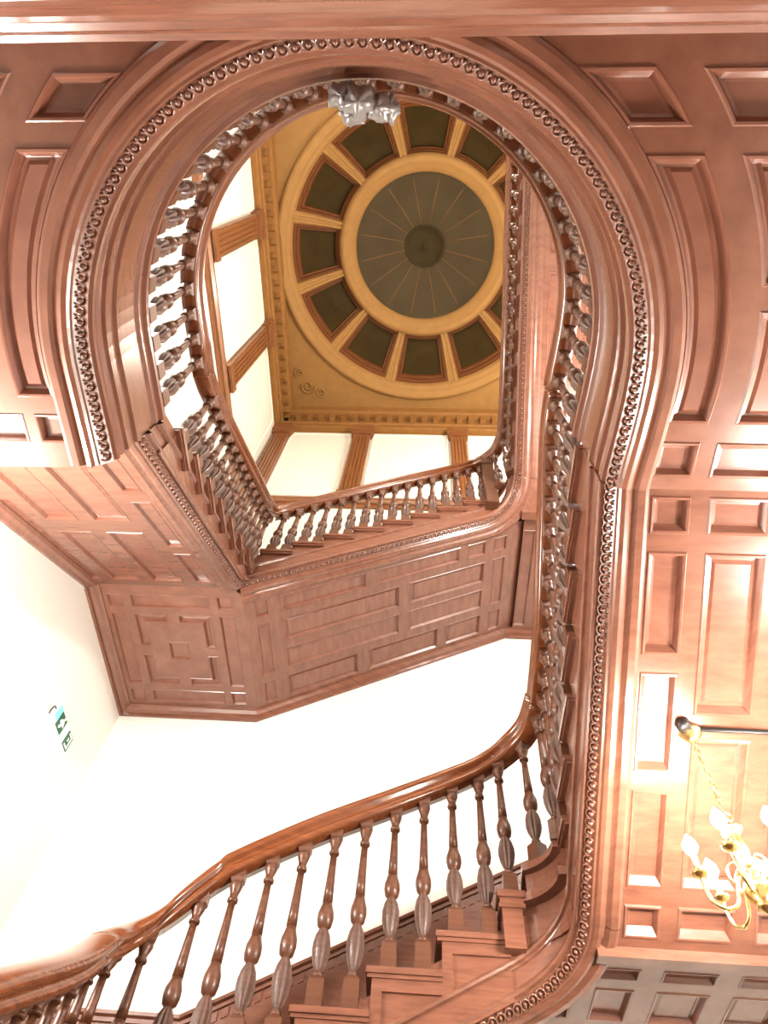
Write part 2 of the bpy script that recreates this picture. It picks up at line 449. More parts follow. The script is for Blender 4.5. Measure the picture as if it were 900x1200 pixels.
# --- lower right flight (climbs towards the back, to the gallery)
le = thing('stair_flight', 'short right-hand stair flight climbing to the gallery, its panelled soffit above the chandelier', 'stairs', (1.9, 2.7, 2.0))
def mpE(u, v, d): return (u, v, zE(v) + d)
outer = rect(1.02, XE, 1.50, 3.80)
P = []
rows1 = [(1.53, 1.707), (1.79, 2.286), (2.37, 2.87), (2.96, 3.466), (3.56, 3.737)]
for a, b in rows1: P.append(rect(1.143, 1.339, a, b))
for x0, x1 in ((1.426, 1.725), (1.83, 2.03), (2.12, 2.42), (2.50, 2.72)):
    for a, b in ((1.53, 1.707), (1.79, 2.575), (2.69, 3.466), (3.56, 3.737)): P.append(rect(x0, x1, a, b))
soffit(le, outer, P, mpE)
make_steps(le, 'y', -1, 3.75, 0.3214, 0.163, 2.395, 7, 0.905, XE, lambda y: zE(y))
egE = [(0.97, 3.68 - 0.02 * k, zE(3.68 - 0.02 * k)) for k in range(0, 109, 4)] + [(0.970, 1.50, ZG)]
sweep(egE, STR).build('string_moulding', WOOD, le)
egg_and_dart(egE).build('egg_and_dart_moulding', WOOD, le)
mb = MB(); mb.box(1.01, XE, 3.79, 3.87, 1.985, 2.30)
mb.build('trimmer_beam', WOOD, le)

# --- lower right landing
ll = thing('stair_landing', 'small landing with dark panelled underside at the right end of the lowest flight', 'landing', (1.9, 4.45, 2.0))
outer = [(0.62, 4.15), (0.80, 4.10), (0.93, 3.99), (1.01, 3.87), (XE, 3.87), (XE, YS), (0.62, YS)]
P = []
for x0, x1 in ((1.06, 1.28), (1.40, 1.70), (1.82, 2.12), (2.24, 2.70)):
    P.append(rect(x0, x1, 3.97, 4.09)); P.append(rect(x0, x1, 4.19, 4.55)); P.append(rect(x0, x1, 4.65, 4.92))
P.append(rect(0.72, 0.95, 4.24, 4.55)); P.append(rect(0.72, 0.95, 4.65, 4.92))
soffit(ll, outer, P, level(ZLEl), 0.9)
mb = MB(); mb.box(0.60, XE, 4.10, YS, 2.10, 2.393); mb.box(0.96, XE, 3.80, 4.10, 2.10, 2.393)
mb.build('landing_slab', WOOD, ll)

# --- lower front flight (climbs left to right along the front wall)
ls = thing('stair_flight', 'lowest stair flight with open stepped string rising left to right below the white wall', 'stairs', (-0.4, 4.5, 1.0))
def mpS(u, v, d): return (u, v, zSl(u) + d)
outer = rect(-1.60, 0.62, 4.15, YS)
P = [rect(a, b, c, d) for a, b in ((-1.45, -0.85), (-0.75, -0.15), (-0.05, 0.52)) for c, d in ((4.27, 4.50), (4.60, 4.92))]
soffit(ls, outer, P, mpS)
make_steps(ls, 'x', 1, -1.375, 0.39, 0.215, 1.105, 5, 4.038, YS, lambda x: zSl(x))
egS = [(-1.60, 4.10, zSl(-1.60)), (-1.0, 4.10, zSl(-1.0)), (-0.4, 4.10, zSl(-0.4)), (0.2, 4.10, zSl(0.2)), (0.55, 4.10, zSl(0.55))]
for k in range(1, 13):
    a = PI / 2 * k / 12
    egS.append((0.55 + 0.42 * math.sin(a), 3.68 + 0.42 * math.cos(a), zSl(0.55) + (zE(3.68) - zSl(0.55)) * (k / 12)))
sweep(egS, STR).build('string_moulding', WOOD, ls)
egg_and_dart(egS).build('egg_and_dart_moulding', WOOD, ls)
# curved corner block of the top step, and the sunk panel on each step end
mb = MB()
cr = [(0.575, 4.04)] + [(0.55 + 0.36 * math.sin(PI / 2 * k / 8), 3.68 + 0.36 * math.cos(PI / 2 * k / 8)) for k in range(9)] + [(0.95, 3.68), (0.95, 4.6), (0.575, 4.6)]
n = len(cr); mb.add([(x, y, 2.13) for x, y in cr] + [(x, y, 2.345) for x, y in cr], [(i, (i + 1) % n, n + (i + 1) % n, n + i) for i in range(n)])
mb.build('corner_block', WOOD, ls)
mb = MB()
cr2 = [(0.54, 4.08)] + [(0.55 + 0.40 * math.sin(PI / 2 * k / 8), 3.68 + 0.40 * math.cos(PI / 2 * k / 8)) for k in range(9)] + [(0.97, 3.64), (0.97, 4.6), (0.54, 4.6)]
cr2 = [(x, y - 0.0) for x, y in cr2]
cr2[0] = (0.54, 3.995); cr2[1:10] = [(0.55 + 0.295 * math.sin(PI / 2 * k / 8), 3.66 + 0.31 * math.cos(PI / 2 * k / 8)) for k in range(9)]
n = len(cr2); mb.add([(x, y, 2.345) for x, y in cr2] + [(x, y, 2.395) for x, y in cr2], [(i, (i + 1) % n, n + (i + 1) % n, n + i) for i in range(n)])
tr, flat = tess([ccw(cr2)]); mb.add([(p.x, p.y, 2.345) for p in flat], tr); mb.add([(p.x, p.y, 2.395) for p in flat], tr)
mb.build('landing_nosing', WOOD, ls)
for k in range(5):                       # raised stile and rail framing each step end
    x0 = -1.375 + 0.39 * k; zt = 1.105 + 0.215 * (k + 1); zu = zt - 0.052
    pl = [(x0, zu), (x0, zSl(x0) + 0.40), (x0 + 0.06, zSl(x0 + 0.06) + 0.40), (x0 + 0.06, zu - 0.062), (x0 + 0.39, zu - 0.062), (x0 + 0.39, zu)]
    pl[1] = (x0, min(pl[1][1], zu - 0.10)); pl[2] = (x0 + 0.06, min(pl[2][1], zu - 0.08))
    pl[1] = (x0, zSl(x0) + 0.25); pl[2] = (x0 + 0.06, zSl(x0) + 0.27)
    fm = MB(); n = 6
    fm.add([(x, 4.038, z) for x, z in pl] + [(x, 4.020, z) for x, z in pl], [(3 + n, 4 + n, 5 + n, n, ), (n, 1 + n, 2 + n, 3 + n)] + [(i, (i + 1) % n, n + (i + 1) % n, n + i) for i in range(n)])
    fm.build('step_end_frame', WOOD, ls)
def winder(z0, z1, z2, ang0, name):
    def ar(rr): return [(0.55 + rr * math.sin(PI / 2 * (ang0 + (1 - ang0) * k / 8)), 3.66 + rr * math.cos(PI / 2 * (ang0 + (1 - ang0) * k / 8))) for k in range(9)]
    for rr, za_, zb_, nm in ((0.335, z0, z1, 'riser'), (0.285, z1, z2, 'tread')):
        a_ = ar(rr); p = a_ + [(0.97, 3.66), (0.97, 4.7), (a_[0][0] + (0.10 if nm == 'riser' else 0.06), 4.7)]
        m = MB(); n = len(p); tr, flat = tess([ccw(p)])
        m.add([(q.x, q.y, za_) for q in flat], tr); m.add([(q.x, q.y, zb_) for q in flat], tr)
        m.add([(x, y, za_) for x, y in p] + [(x, y, zb_) for x, y in p], [(i, (i + 1) % n, n + (i + 1) % n, n + i) for i in range(n)])
        m.build(nm, WOOD, ls)
winder(2.395, 2.515, 2.558, 0.30, 'w')
# pedestal at the head of the flight
mb = MB()
for (w, z0, z1) in ((0.060, 2.08, 2.30), (0.078, 2.30, 2.325), (0.070, 2.325, 2.36), (0.084, 2.36, 2.40)):
    mb.box(0.60 - w, 0.60 + w, 4.01 - w, 4.01 + w, z0, z1)
mb.build('pedestal_block', WOOD, ls)

# --- lower left landing and flight
lw = thing('stair_landing', 'half-hidden lower landing at the left, where the handrail turns', 'landing', (-2.2, 4.3, 0.95))
mb = MB(); mb.box(XW, -1.375, 3.60, YS, 0.80, 1.105); mb.build('landing_slab', WOOD, lw)
lf = thing('stair_flight', 'lower left flight descending from the landing towards the hall floor', 'stairs', (-2.3, 1.9, FL))
make_steps(lf, 'y', 1, 0.22, 0.26, 0.177, 1.105 - 14 * 0.177, 13, -1.575, XW + 0.004, lambda y: 1.105 - 0.40 + 0.68 * (y - 3.6))
mb = MB(); sl = [(-1.58, 0.0, -1.55), (-1.58, 0.4, -1.35), (-1.58, 3.6, 0.80)]
mb.add([(-1.60, 0.10, FL), (-1.60, 3.60, 0.80), (-1.60, 3.60, FL), (XW + 0.004, 0.10, FL), (XW + 0.004, 3.60, 0.80), (XW + 0.004, 3.60, FL)],
       [(0, 1, 2), (3, 5, 4), (0, 3, 4, 1), (1, 4, 5, 2), (0, 2, 5, 3)])
mb.build('spandrel_base', WOOD, lf)

# --- upper left flight
uw = thing('stair_flight', 'upper left stair flight with pale sloping panelled soffit rising from the gallery end', 'stairs', (-2.3, 2.5, 3.5))
def mpW(u, v, d): return (u, v, zW(v) + d)
outer = rect(XW, -1.69, 1.40, 3.47)
P = []
for x0, x1, rows in ((-2.73, -2.47, [(1.45, 2.36), (2.52, 3.36)]), (-2.36, -2.08, [(1.45, 2.36), (2.52, 3.36)]), (-1.97, -1.83, [(1.45, 1.98), (2.10, 2.72), (2.84, 3.36)])):
    for a, b in rows: P.append(rect(x0, x1, a, b))
P += [rect(-2.93, -2.83, 1.45, 2.0), rect(-2.93, -2.83, 2.1, 3.36)]
soffit(uw, outer, P, mpW, 0.9)
make_steps(uw, 'y', 1, 1.60, 0.264, 0.176, 3.68, 7, -1.575, XW, lambda y: zW(y))
egW = [(-1.64, y, zW(y)) for y in (1.44, 1.8, 2.2, 2.6, 3.0, 3.32)] + [(-1.627, 3.40, zW(3.40)), (-1.60, 3.46, ZLW)]
STRW = STRB + [(0.060, 0.36), (-0.10, 0.36)]
sweep(egW, STRW).build('string_moulding', WOOD, uw)
egg_and_dart(egW, r=0.026, step=0.052).build('carved_moulding', WOOD, uw)
mb = MB(); wp = [(XW, 1.44, 0), (XW, 3.45, 0)]
mb = sweep([(XW, y, zW(y)) for y in (1.44, 2.5, 3.47)], [(0, -0.07), (0.03, -0.07), (0.05, -0.045), (0.085, -0.03), (0.10, 0.0), (0.10, 0.02)])
mb.build('wall_moulding', WOOD, uw)

# --- upper left landing, fret-panelled underside
ul = thing('stair_landing', 'square landing over the left corner with interlocking fret panels on its underside', 'landing', (-2.3, 4.26, ZLW))
outer = [(XW, 3.47), (-1.68, 3.47), (-1.60, 3.55), (-1.60, YS), (XW, YS)]
x0, x1, y0, y1 = XW + 0.10, -1.66, 3.54, YS - 0.10
xa, xb = x0 + 0.22, x1 - 0.22; ya, yb = y0 + 0.22, y1 - 0.24
gp = 0.035
P = [rect(x0 + gp, xa - gp, y0 + gp, ya - gp), rect(xa + gp, xb - gp, y0 + gp, ya - gp), rect(xb + gp, x1 - gp, y0 + gp, ya - gp),
     rect(x0 + gp, xa - gp, ya + gp, yb - gp), rect(xb + gp, x1 - gp, ya + gp, yb - gp),
     rect(x0 + gp, xa - gp, yb + gp, y1 - gp), rect(xa + gp, xb - gp, yb + gp, y1 - gp), rect(xb + gp, x1 - gp, yb + gp, y1 - gp)]
cxm, cym = (xa + xb) / 2, (ya + yb) / 2
hx, hy = (xb - xa) / 2 - gp, (yb - ya) / 2 - gp
P.append(rect(cxm - 0.10, cxm + 0.10, cym - 0.11, cym + 0.11))
w = 0.10
def quad(sx, sy):                     # an L-shaped panel in each corner of the fret
    q = [(0.05, hy), (hx, hy), (hx, 0.05), (hx - w, 0.05), (hx - w, hy - w), (0.05, hy - w)]
    return [(cxm + sx * a, cym + sy * b) for a, b in q]
for sx in (-1, 1):
    for sy in (-1, 1): P.append(quad(sx, sy))
soffit(ul, outer, P, level(ZLW), 0.75)
mb = MB(); mb.box(XW, -1.56, 3.45, YS, ZLW + 0.06, 5.09); mb.build('landing_slab', WOOD, ul)
MOULD = [(0, -0.09), (0.025, -0.09), (0.03, -0.06), (0.06, -0.045), (0.085, -0.02), (0.10, -0.012), (0.10, 0.01)]
mb = sweep([(XW, 3.47, ZLW), (XW, YS, ZLW), (-1.60, YS, ZLW)], MOULD); mb.build('wall_moulding', WOOD, ul)

# --- upper front flight
us = thing('stair_flight', 'upper front stair flight with brown staggered panels rising to the right', 'stairs', (-0.3, 4.26, 5.4))
def mpSu(u, v, d): return (u, v, zSu(u) + d)
outer = rect(-1.60, 1.10, 3.52, YS)
P = [rect(-1.52, -1.40, 3.66, 3.84), rect(-1.52, -1.40, 3.93, 4.55), rect(-1.52, -1.40, 4.64, 4.92),
     rect(-1.30, -0.52, 3.66, 3.84), rect(-0.42, 0.42, 3.66, 3.84), rect(0.50, 0.70, 3.66, 3.84),
     rect(-1.30, -0.20, 3.93, 4.20), rect(-0.10, 0.70, 3.93, 4.20), rect(-1.30, -0.20, 4.29, 4.55), rect(-0.10, 0.70, 4.29, 4.55),
     rect(-1.30, -0.62, 4.64, 4.92), rect(-0.52, 0.22, 4.64, 4.92), rect(0.30, 0.70, 4.64, 4.92),
     rect(0.79, 0.93, 3.66, 3.84), rect(0.79, 0.93, 3.93, 4.55), rect(0.79, 0.93, 4.64, 4.92)]
soffit(us, outer, P, mpSu, 0.75)
make_steps(us, 'x', 1, -1.50, 0.283, 0.158, 5.09, 8, 3.405, YS, lambda x: zSu(x))
egSu = [(-1.61, 3.48, ZLW)] + [(x, 3.47, zSu(x)) for x in (-1.5, -1.0, -0.5, 0.0, 0.4, 0.65)]
for k in range(1, 11):
    a = PI / 2 * k / 10
    egSu.append((0.65 + 0.40 * math.sin(a), 3.07 + 0.40 * math.cos(a), zSu(0.65) + (zEu(3.07) - zSu(0.65)) * (k / 10)))
sweep(egSu, STR).build('string_moulding', WOOD, us)
egg_and_dart(egSu, 0.030).build('egg_and_dart_moulding', WOOD, us)
mb = sweep([(-1.60, YS, zSu(-1.60)), (1.02, YS, zSu(1.02))], MOULD); mb.build('wall_moulding', WOOD, us)

# --- upper right landing and flight
ur = thing('stair_landing', 'upper right landing with narrow parallel panels, beside the tall white wall', 'landing', (1.9, 4.2, ZLE))
outer = [(1.10, 3.40), (XE, 3.40), (XE, YS), (1.10, YS)]
P = [rect(1.10 + 0.22 * k, 1.24 + 0.22 * k, 3.62, 4.92) for k in range(7)]
soffit(ur, outer, P, level(ZLE), 0.8)
mb = MB(); mb.box(0.78, XE, 3.40, YS, ZLE + 0.06, 6.51); mb.build('landing_slab', WOOD, ur)
mb = sweep([(1.02, YS, ZLE), (XE, YS, ZLE)], MOULD); mb.build('wall_moulding', WOOD, ur)
mb = MB(); mb.box(1.06, XE, 3.37, 3.46, ZLE - 0.05, ZLE + 0.2); mb.build('trimmer_beam', WOOD, ur)

ue = thing('stair_flight', 'steep-looking upper right flight seen as a narrow reddish moulded band beside the dome', 'stairs', (1.9, 1.5, 7.0))
def mpEu(u, v, d): return (u, v, zEu(v) + d)
outer = rect(1.10, XE, YN, 3.40)
P = [rect(a, b, c, d) for a, b in ((1.26, 1.50), (1.60, 1.95), (2.05, 2.40), (2.50, 2.74)) for c, d in ((-1.2, -0.1), (0.05, 1.0), (1.15, 2.1), (2.25, 3.25))]
soffit(ue, outer, P, mpEu)
make_steps(ue, 'y', -1, 3.05, 0.33, 0.17, 6.51, 13, 0.985, XE, lambda y: zEu(y))
egEu = [(1.05, 3.07 - 0.2 * k, zEu(3.07 - 0.2 * k)) for k in range(22)]
sweep(egEu, STR).build('string_moulding', WOOD, ue)
egg_and_dart(egEu, 0.030).build('egg_and_dart_moulding', WOOD, ue)

# ------------------------------------------------------------------ balustrades
def balustrade(label, pts, loc, smooth=8, mat=RAIL, k=1.2):
    t = thing('balustrade', label, 'balustrade', loc)
    path = catmull(pts, smooth)
    sweep(path, [(a * k, z * k) for a, z in RAILP], closed=True, caps=True, smooth=True).build('handrail', mat, t)
    return t, path
def fill(t, path, xyz, drop=0.11, fat=1.6):
    for x, y, z, rz in xyz:
        put_baluster(t, x, y, z, rail_z_at(path, x, y) - drop - z, rz, fat)

# gallery
inset_path = [Vector((p.x + n.x * 0.050, p.y + n.y * 0.050, 4.655)) for p, n in frames(gal_path)]
t = thing('balustrade', 'curved balustrade around the semicircular gallery edge, below the dome', 'balustrade', (CX, CY - 1.2, ZGF))
sweep(inset_path, [(a * 1.2, z * 1.2) for a, z in RAILP], smooth=True, closed=True, caps=True).build('handrail', RAIL, t)
for p, tt, n in walk(inset_path, 0.168, 0.07):
    put_baluster(t, p.x, p.y, ZGF, 4.655 - 0.11 - ZGF, math.atan2(tt.y, tt.x))

# lower front flight rail (with the turn at the left and the wreath at the right)
t, path = balustrade('lowest balustrade with thick swept handrail and dark turned balusters against the white wall',
                     [(-1.615, 3.64, 1.865), (-1.613, 3.72, 1.935), (-1.58, 3.88, 2.06), (-1.47, 4.01, 2.24), (-1.25, 4.05, 2.51), (-1.112, 4.05, 2.625), (-0.67, 4.05, 2.88), (-0.213, 4.05, 3.105),
                      (0.279, 4.05, 3.35), (0.52, 4.045, 3.49), (0.70, 3.98, 3.60), (0.84, 3.82, 3.67), (0.895, 3.60, 3.73)], (0, 4.05, 1.1), k=1.42)
B = []
for k in range(0, 5):
    x0 = -1.375 + 0.39 * k; zt = 1.105 + 0.215 * (k + 1)
    B += [(x0 + 0.085, 4.05, zt, 0), (x0 + 0.28, 4.05, zt, 0)]
B += [(-1.50, 3.98, 1.105, 0.4), (-1.60, 3.80, 1.105, 1.2), (0.61, 4.01, 2.40, 0), (0.79, 3.90, 2.558, 0.6), (0.885, 3.68, 2.558, 1.2)]
fill(t, path, B)
# lower left
t, path = balustrade('lower left balustrade, nearest to the viewer, with broad handrail running down out of view',
                     [(-1.615, 3.645, 1.869), (-1.615, 3.39, 1.65), (-1.615, 2.835, 1.29), (-1.615, 2.0, 0.74), (-1.615, 1.0, 0.06), (-1.615, 0.3, -0.42)], (-1.615, 2, -0.4), k=1.42)
B = []
for k in range(0, 13):
    ya = 3.60 - 0.26 * (k + 1); zt = 1.105 - 0.177 * (k + 1)
    B += [(-1.615, ya + 0.065, zt, 0), (-1.615, ya + 0.195, zt, 0)]
B = [b for b in B if b[1] > 0.35] + [(-1.615, 3.66, 1.105, 0)]
fill(t, path, B)
# lower right
t, path = balustrade('right-hand balustrade seen edge-on from below, climbing to the gallery',
                     [(0.895, 3.60, 3.73), (0.905, 3.3, 3.82), (0.908, 2.96, 3.94), (0.91, 2.65, 4.12), (0.915, 2.2, 4.38), (0.92, 1.80, 4.60), (0.93, 1.52, 4.655)], (0.92, 2.5, 2.5))
B = []
for k in range(0, 7):
    y0 = 3.75 - 0.3214 * k; zt = 2.395 + 0.163 * (k + 1)
    B += [(0.915, y0 - 0.07, zt, 0), (0.915, y0 - 0.23, zt, 0)]
fill(t, path, B)
# upper left
t, path = balustrade('upper left balustrade rising steeply from the gallery to the fret-panelled landing',
                     [(-1.616, 1.44, 4.655), (-1.610, 1.60, 4.72), (-1.60, 1.85, 4.88), (-1.59, 2.25, 5.17), (-1.58, 2.7, 5.50), (-1.575, 3.10, 5.79), (-1.565, 3.32, 5.97), (-1.53, 3.40, 6.07)], (-1.6, 2.5, 3.9))
B = []
for k in range(0, 7):
    y0 = 1.60 + 0.264 * k; zt = 3.68 + 0.176 * (k + 1)
    B += [(-1.59, y0 + 0.06, zt, 0), (-1.59, y0 + 0.19, zt, 0)]
fill(t, path, B)
# upper front
t, path = balustrade('upper front balustrade rising to the right in front of the lit cream panels',
                     [(-1.53, 3.40, 6.07), (-1.38, 3.42, 6.20), (-0.9, 3.42, 6.50), (-0.25, 3.42, 6.89), (0.46, 3.42, 7.30), (0.70, 3.38, 7.42), (0.88, 3.26, 7.50), (0.965, 3.05, 7.56)], (0, 3.42, 5.2))
B = []
for k in range(0, 8):
    x0 = -1.50 + 0.283 * k; zt = 5.09 + 0.158 * (k + 1)
    B += [(x0 + 0.06, 3.42, zt, 0), (x0 + 0.20, 3.42, zt, 0)]
B += [(0.86, 3.28, 6.51, 0.7), (0.95, 3.12, 6.51, 1.2)]
fill(t, path, B)
nw = MB()
for w, z0, z1 in ((0.065, 6.2, 7.15), (0.075, 7.15, 7.19), (0.06, 7.19, 7.36)): nw.box(0.76 - w, 0.76 + w, 3.36 - w, 3.36 + w, z0, z1)
nw.build('newel_post', DARK, t)
# upper right
t, path = balustrade('topmost balustrade, foreshortened beside the dome along the upper right flight',
                     [(0.965, 3.05, 7.56), (0.97, 2.6, 7.72), (0.97, 1.8, 8.12), (0.97, 0.8, 8.68), (0.97, -0.2, 9.20), (0.97, -1.1, 9.66)], (0.97, 1.5, 7))
B = []
for k in range(0, 13):
    y0 = 3.05 - 0.33 * k; zt = 6.51 + 0.17 * (k + 1)
    B += [(0.98, y0 - 0.08, zt, 0), (0.98, y0 - 0.24, zt, 0)]
fill(t, path, [b for b in B if b[1] > -1.05])

# ------------------------------------------------------------------ carved lump at the crown of the gallery curve
orn = MB(); rnd = random.Random(9)
def lump(c, sc, seed):
    rn = random.Random(seed); N, M = 18, 12; vs = []; fs = []
    ph = [rn.uniform(0, 6.28) for _ in range(8)]
    for i in range(M + 1):
        th = PI * i / M
        for k in range(N):
            a = 2 * PI * k / N
            r = 1 + 0.16 * math.sin(5 * a + ph[0]) * math.sin(th) + 0.13 * math.sin(7 * a + 3 * th + ph[1]) * math.sin(th) + rn.uniform(-0.035, 0.035)
            vs.append((c[0] + sc[0] * r * math.sin(th) * math.cos(a), c[1] + sc[1] * r * math.sin(th) * math.sin(a), c[2] - sc[2] * r * math.cos(th)))
    for i in range(M):
        for k in range(N):
            k2 = (k + 1) % N; fs.append((i * N + k, i * N + k2, (i + 1) * N + k2, (i + 1) * N + k))
    orn.add(vs, fs, True)
lump((-0.41, -0.20, 3.55), (0.075, 0.06, 0.10), 1); lump((-0.33, -0.175, 3.52), (0.09, 0.07, 0.11), 2); lump((-0.245, -0.155, 3.54), (0.07, 0.06, 0.09), 3)
lump((-0.20, -0.15, 3.57), (0.05, 0.06, 0.06), 4); lump((-0.37, -0.13, 3.56), (0.06, 0.05, 0.06), 5)
tag(orn.build('carved_boss', SILVER, None, (-0.33, -0.28, 3.45)), 'silvery grey crumpled carved boss at the crown of the curved gallery edge', 'ornament')

# ------------------------------------------------------------------ wall trim
def dado(pts, name, label=None):
    prof = [(0, -0.16), (0.012, -0.16), (0.012, -0.05), (0.03, -0.045), (0.03, -0.02), (0.055, -0.01), (0.06, 0.01), (0.0, 0.012)]
    mb = sweep(pts, prof)
    for p, t, n in walk(pts, 0.075, 0.03):
        q = p + Vector((0, 0, -0.085)); a = 0.022
        x = [q + t * s * a + n * w + Vector((0, 0, h)) for s in (-1, 1) for w in (0.0, 0.022) for h in (-0.03, 0.03)]
        mb.add(x, [(0, 1, 3, 2), (4, 6, 7, 5), (0, 4, 5, 1), (2, 3, 7, 6), (0, 2, 6, 4), (1, 5, 7, 3)])
    return struct(name, mb, WOOD)
dz = lambda x: 2.83 + 0.5 * x
dado([(XW, YS, 2.07), (-1.50, YS, 2.07), (-1.38, YS, 2.13), (1.0, YS, dz(1.0)), (1.4, YS, dz(1.4)), (XE, YS, dz(1.4))], 'trim_1')
mb = MB(); a = [(-3.0, 1.95), (-1.5, 1.95), (-1.38, 2.01), (1.0, dz(1.0) - 0.12), (1.4, dz(1.4) - 0.12), (2.85, dz(1.4) - 0.12)]
lo = [(2.85, 2.395), (0.575, 2.395), (-1.375, 1.105), (-3.0, 1.105)]
pl = ccw(a + lo); tr, flat = tess([pl]); n = len(pl)
mb.add([(p.x, YS - 0.02, p.y) for p in flat], tr); mb.add([(p[0], YS - 0.02, p[1]) for p in pl] + [(p[0], YS, p[1]) for p in pl], [(i, (i + 1) % n, n + (i + 1) % n, n + i) for i in range(n)])
struct('trim_2', mb, WOOD)
sill = [(0, -0.16), (0.03, -0.16), (0.03, -0.06), (0.06, -0.05), (0.09, 0.0), (0.09, 0.05), (0, 0.06)]
mb = sweep([(XW, YN, 9.28), (XW, YS, 9.28), (XE, YS, 9.28)], sill); struct('trim_3', mb, PIL)

# ------------------------------------------------------------------ top storey: pilasters, cornice, dome
ZC = 12.28
def pilaster(x, y, w, face, label):
    t = thing('pilaster', label, 'pilaster', (x, y, 9.34), 'dark fluted pilasters of the top storey')
    m = MB()
    def bx(mb, a0, a1, d, z0, z1):
        if face == 'S': mb.box(x + a0, x + a1, y - d, y - 0.004, z0, z1)
        else: mb.box(x + 0.004, x + d, y + a0, y + a1, z0, z1)
    bx(m, -w / 2, w / 2, 0.10, 9.34, 11.95)
    m.build('shaft', PIL, t)
    f = MB()
    for k in range(5):
        c = -w / 2 + w * (k + 0.5) / 5; bx(f, c - w * 0.055, c + w * 0.055, 0.118, 9.55, 11.85)
    f.build('reeding', PIL, t)
    b = MB(); bx(b, -w / 2 - 0.03, w / 2 + 0.03, 0.14, 9.34, 9.52); b.build('base', PIL, t)
    c = MB(); bx(c, -w / 2 - 0.03, w / 2 + 0.03, 0.14, 11.95, 12.05); bx(c, -w / 2 - 0.05, w / 2 + 0.05, 0.17, 12.05, ZC); c.build('capital', PIL, t)
pilaster(-1.21, YS, 0.33, 'S', 'left of the two dark pilasters on the wall below the dome, between cream panels')
pilaster(0.67, YS, 0.30, 'S', 'right pilaster on the wall below the dome, above the newel post')
pilaster(XW, 1.17, 0.36, 'W', 'upper of two slanting dark pilasters on the left wall under the cornice')
pilaster(XW, 3.03, 0.36, 'W', 'lower of two slanting dark pilasters on the left wall, halfway to the corner')
pilaster(XW + 0.20, YS, 0.30, 'S', 'dark corner pilaster where the left wall meets the wall below the dome')

# moulded frames of the cream wall panels
def wall_frame(p0, p1, label):
    (xa, ya), (xb, yb) = p0, p1
    t = MB(); L = math.hypot(xb - xa, yb - ya); ux, uy = (xb - xa) / L, (yb - ya) / L; nx, ny = uy, -ux
    pts = []
    r = 0.14; z0, z1 = 9.5, 12.16
    for cx_, cz_, a0 in ((r, z0 + r, PI), (L - r, z0 + r, 1.5 * PI), (L - r, z1 - r, 0), (r, z1 - r, PI / 2)):
        for k in range(5):
            a = a0 + PI / 2 * k / 4; pts.append((cx_ + r * math.cos(a), cz_ + r * math.sin(a)))
    n = len(pts)
    vs = []
    for d, off in ((0.0, 0.0), (0.0, 0.022), (0.03, 0.022), (0.05, 0.0)):
        for p in inset(ccw(pts), d): vs.append((xa + ux * p[0] + nx * (off + 0.004), ya + uy * p[0] + ny * (off + 0.004), p[1]))
    t.add(vs, [(j * n + i, j * n + (i + 1) % n, (j + 1) * n + (i + 1) % n, (j + 1) * n + i) for j in range(3) for i in range(n)])
    tag(t.build('panel_moulding', WALL, None, (xa, ya, z0)), label, 'moulding', 'cream panel mouldings of the top storey')
wall_frame((-2.65, YS), (-1.42, YS), 'cream panel moulding between the corner and the left pilaster, below the dome')
wall_frame((-1.00, YS), (0.48, YS), 'cream panel moulding between the two pilasters below the dome')
wall_frame((0.86, YS), (2.30, YS), 'cream panel moulding right of the right pilaster, cut off by the upper flight')
wall_frame((XW, 3.25), (XW, 4.78), 'cream panel moulding on the left wall next to the corner')
wall_frame((XW, 1.40), (XW, 2.82), 'cream panel moulding on the left wall between its two pilasters')
wall_frame((XW, -0.42), (XW, 0.95), 'cream panel moulding on the left wall above its upper pilaster')

# cornice all round with modillions
DX, DY, DR = -0.08, 1.80, 2.68
Zs = 13.06
cpath = [(XE, YN, 0), (XW, YN, 0)]
def cornice(pts):
    return sweep(pts, [(0.0, ZC - 0.02), (0.05, ZC - 0.02), (0.07, ZC + 0.08), (0.10, ZC + 0.10), (0.10, ZC + 0.22), (0.13, ZC + 0.24), (0.14, ZC + 0.46), (0.19, ZC + 0.48),
                       (0.21, ZC + 0.56), (0.25, ZC + 0.60), (0.25, ZC + 0.68), (0.27, ZC + 0.78), (0.0, ZC + 0.80)])
loop = [(XE, YN, 0), (XW, YN, 0), (XW, YS, 0), (XE, YS, 0), (XE, YN, 0)]
mb = MB()
for i in range(4):
    # each side as its own run, mitred by extending over the corner
    cornice([loop[i], loop[i + 1]]) if False else None
mb = sweep([(XE - 0.001, YN, 0), (XW, YN, 0), (XW, YS, 0), (XE, YS, 0), (XE, YN + 0.001, 0)],
           [(-a, z) for a, z in [(0.0, ZC - 0.02), (-0.05, ZC - 0.02), (-0.07, ZC + 0.08), (-0.10, ZC + 0.10), (-0.10, ZC + 0.22), (-0.13, ZC + 0.24), (-0.14, ZC + 0.46), (-0.19, ZC + 0.48),
                                 (-0.21, ZC + 0.56), (-0.25, ZC + 0.60), (-0.25, ZC + 0.68), (-0.27, ZC + 0.78)]])
cor = struct('trim_4', mb, GILT2)
mb = MB()
def modil(p, t, n):
    q = p + Vector((0, 0, ZC + 0.36)); x = [q + t * s * 0.055 + n * w + Vector((0, 0, h)) for s in (-1, 1) for w in (0.10, 0.235) for h in (-0.09, 0.11)]
    mb.add(x, [(0, 1, 3, 2), (4, 6, 7, 5), (0, 4, 5, 1), (2, 3, 7, 6), (0, 2, 6, 4), (1, 5, 7, 3)])
for a, b in (((XW, YN, 0), (XW, YS, 0)), ((XW, YS, 0), (XE, YS, 0))):
    for p, t, n in walk([a, b], 0.235, 0.2): modil(p, t, n)
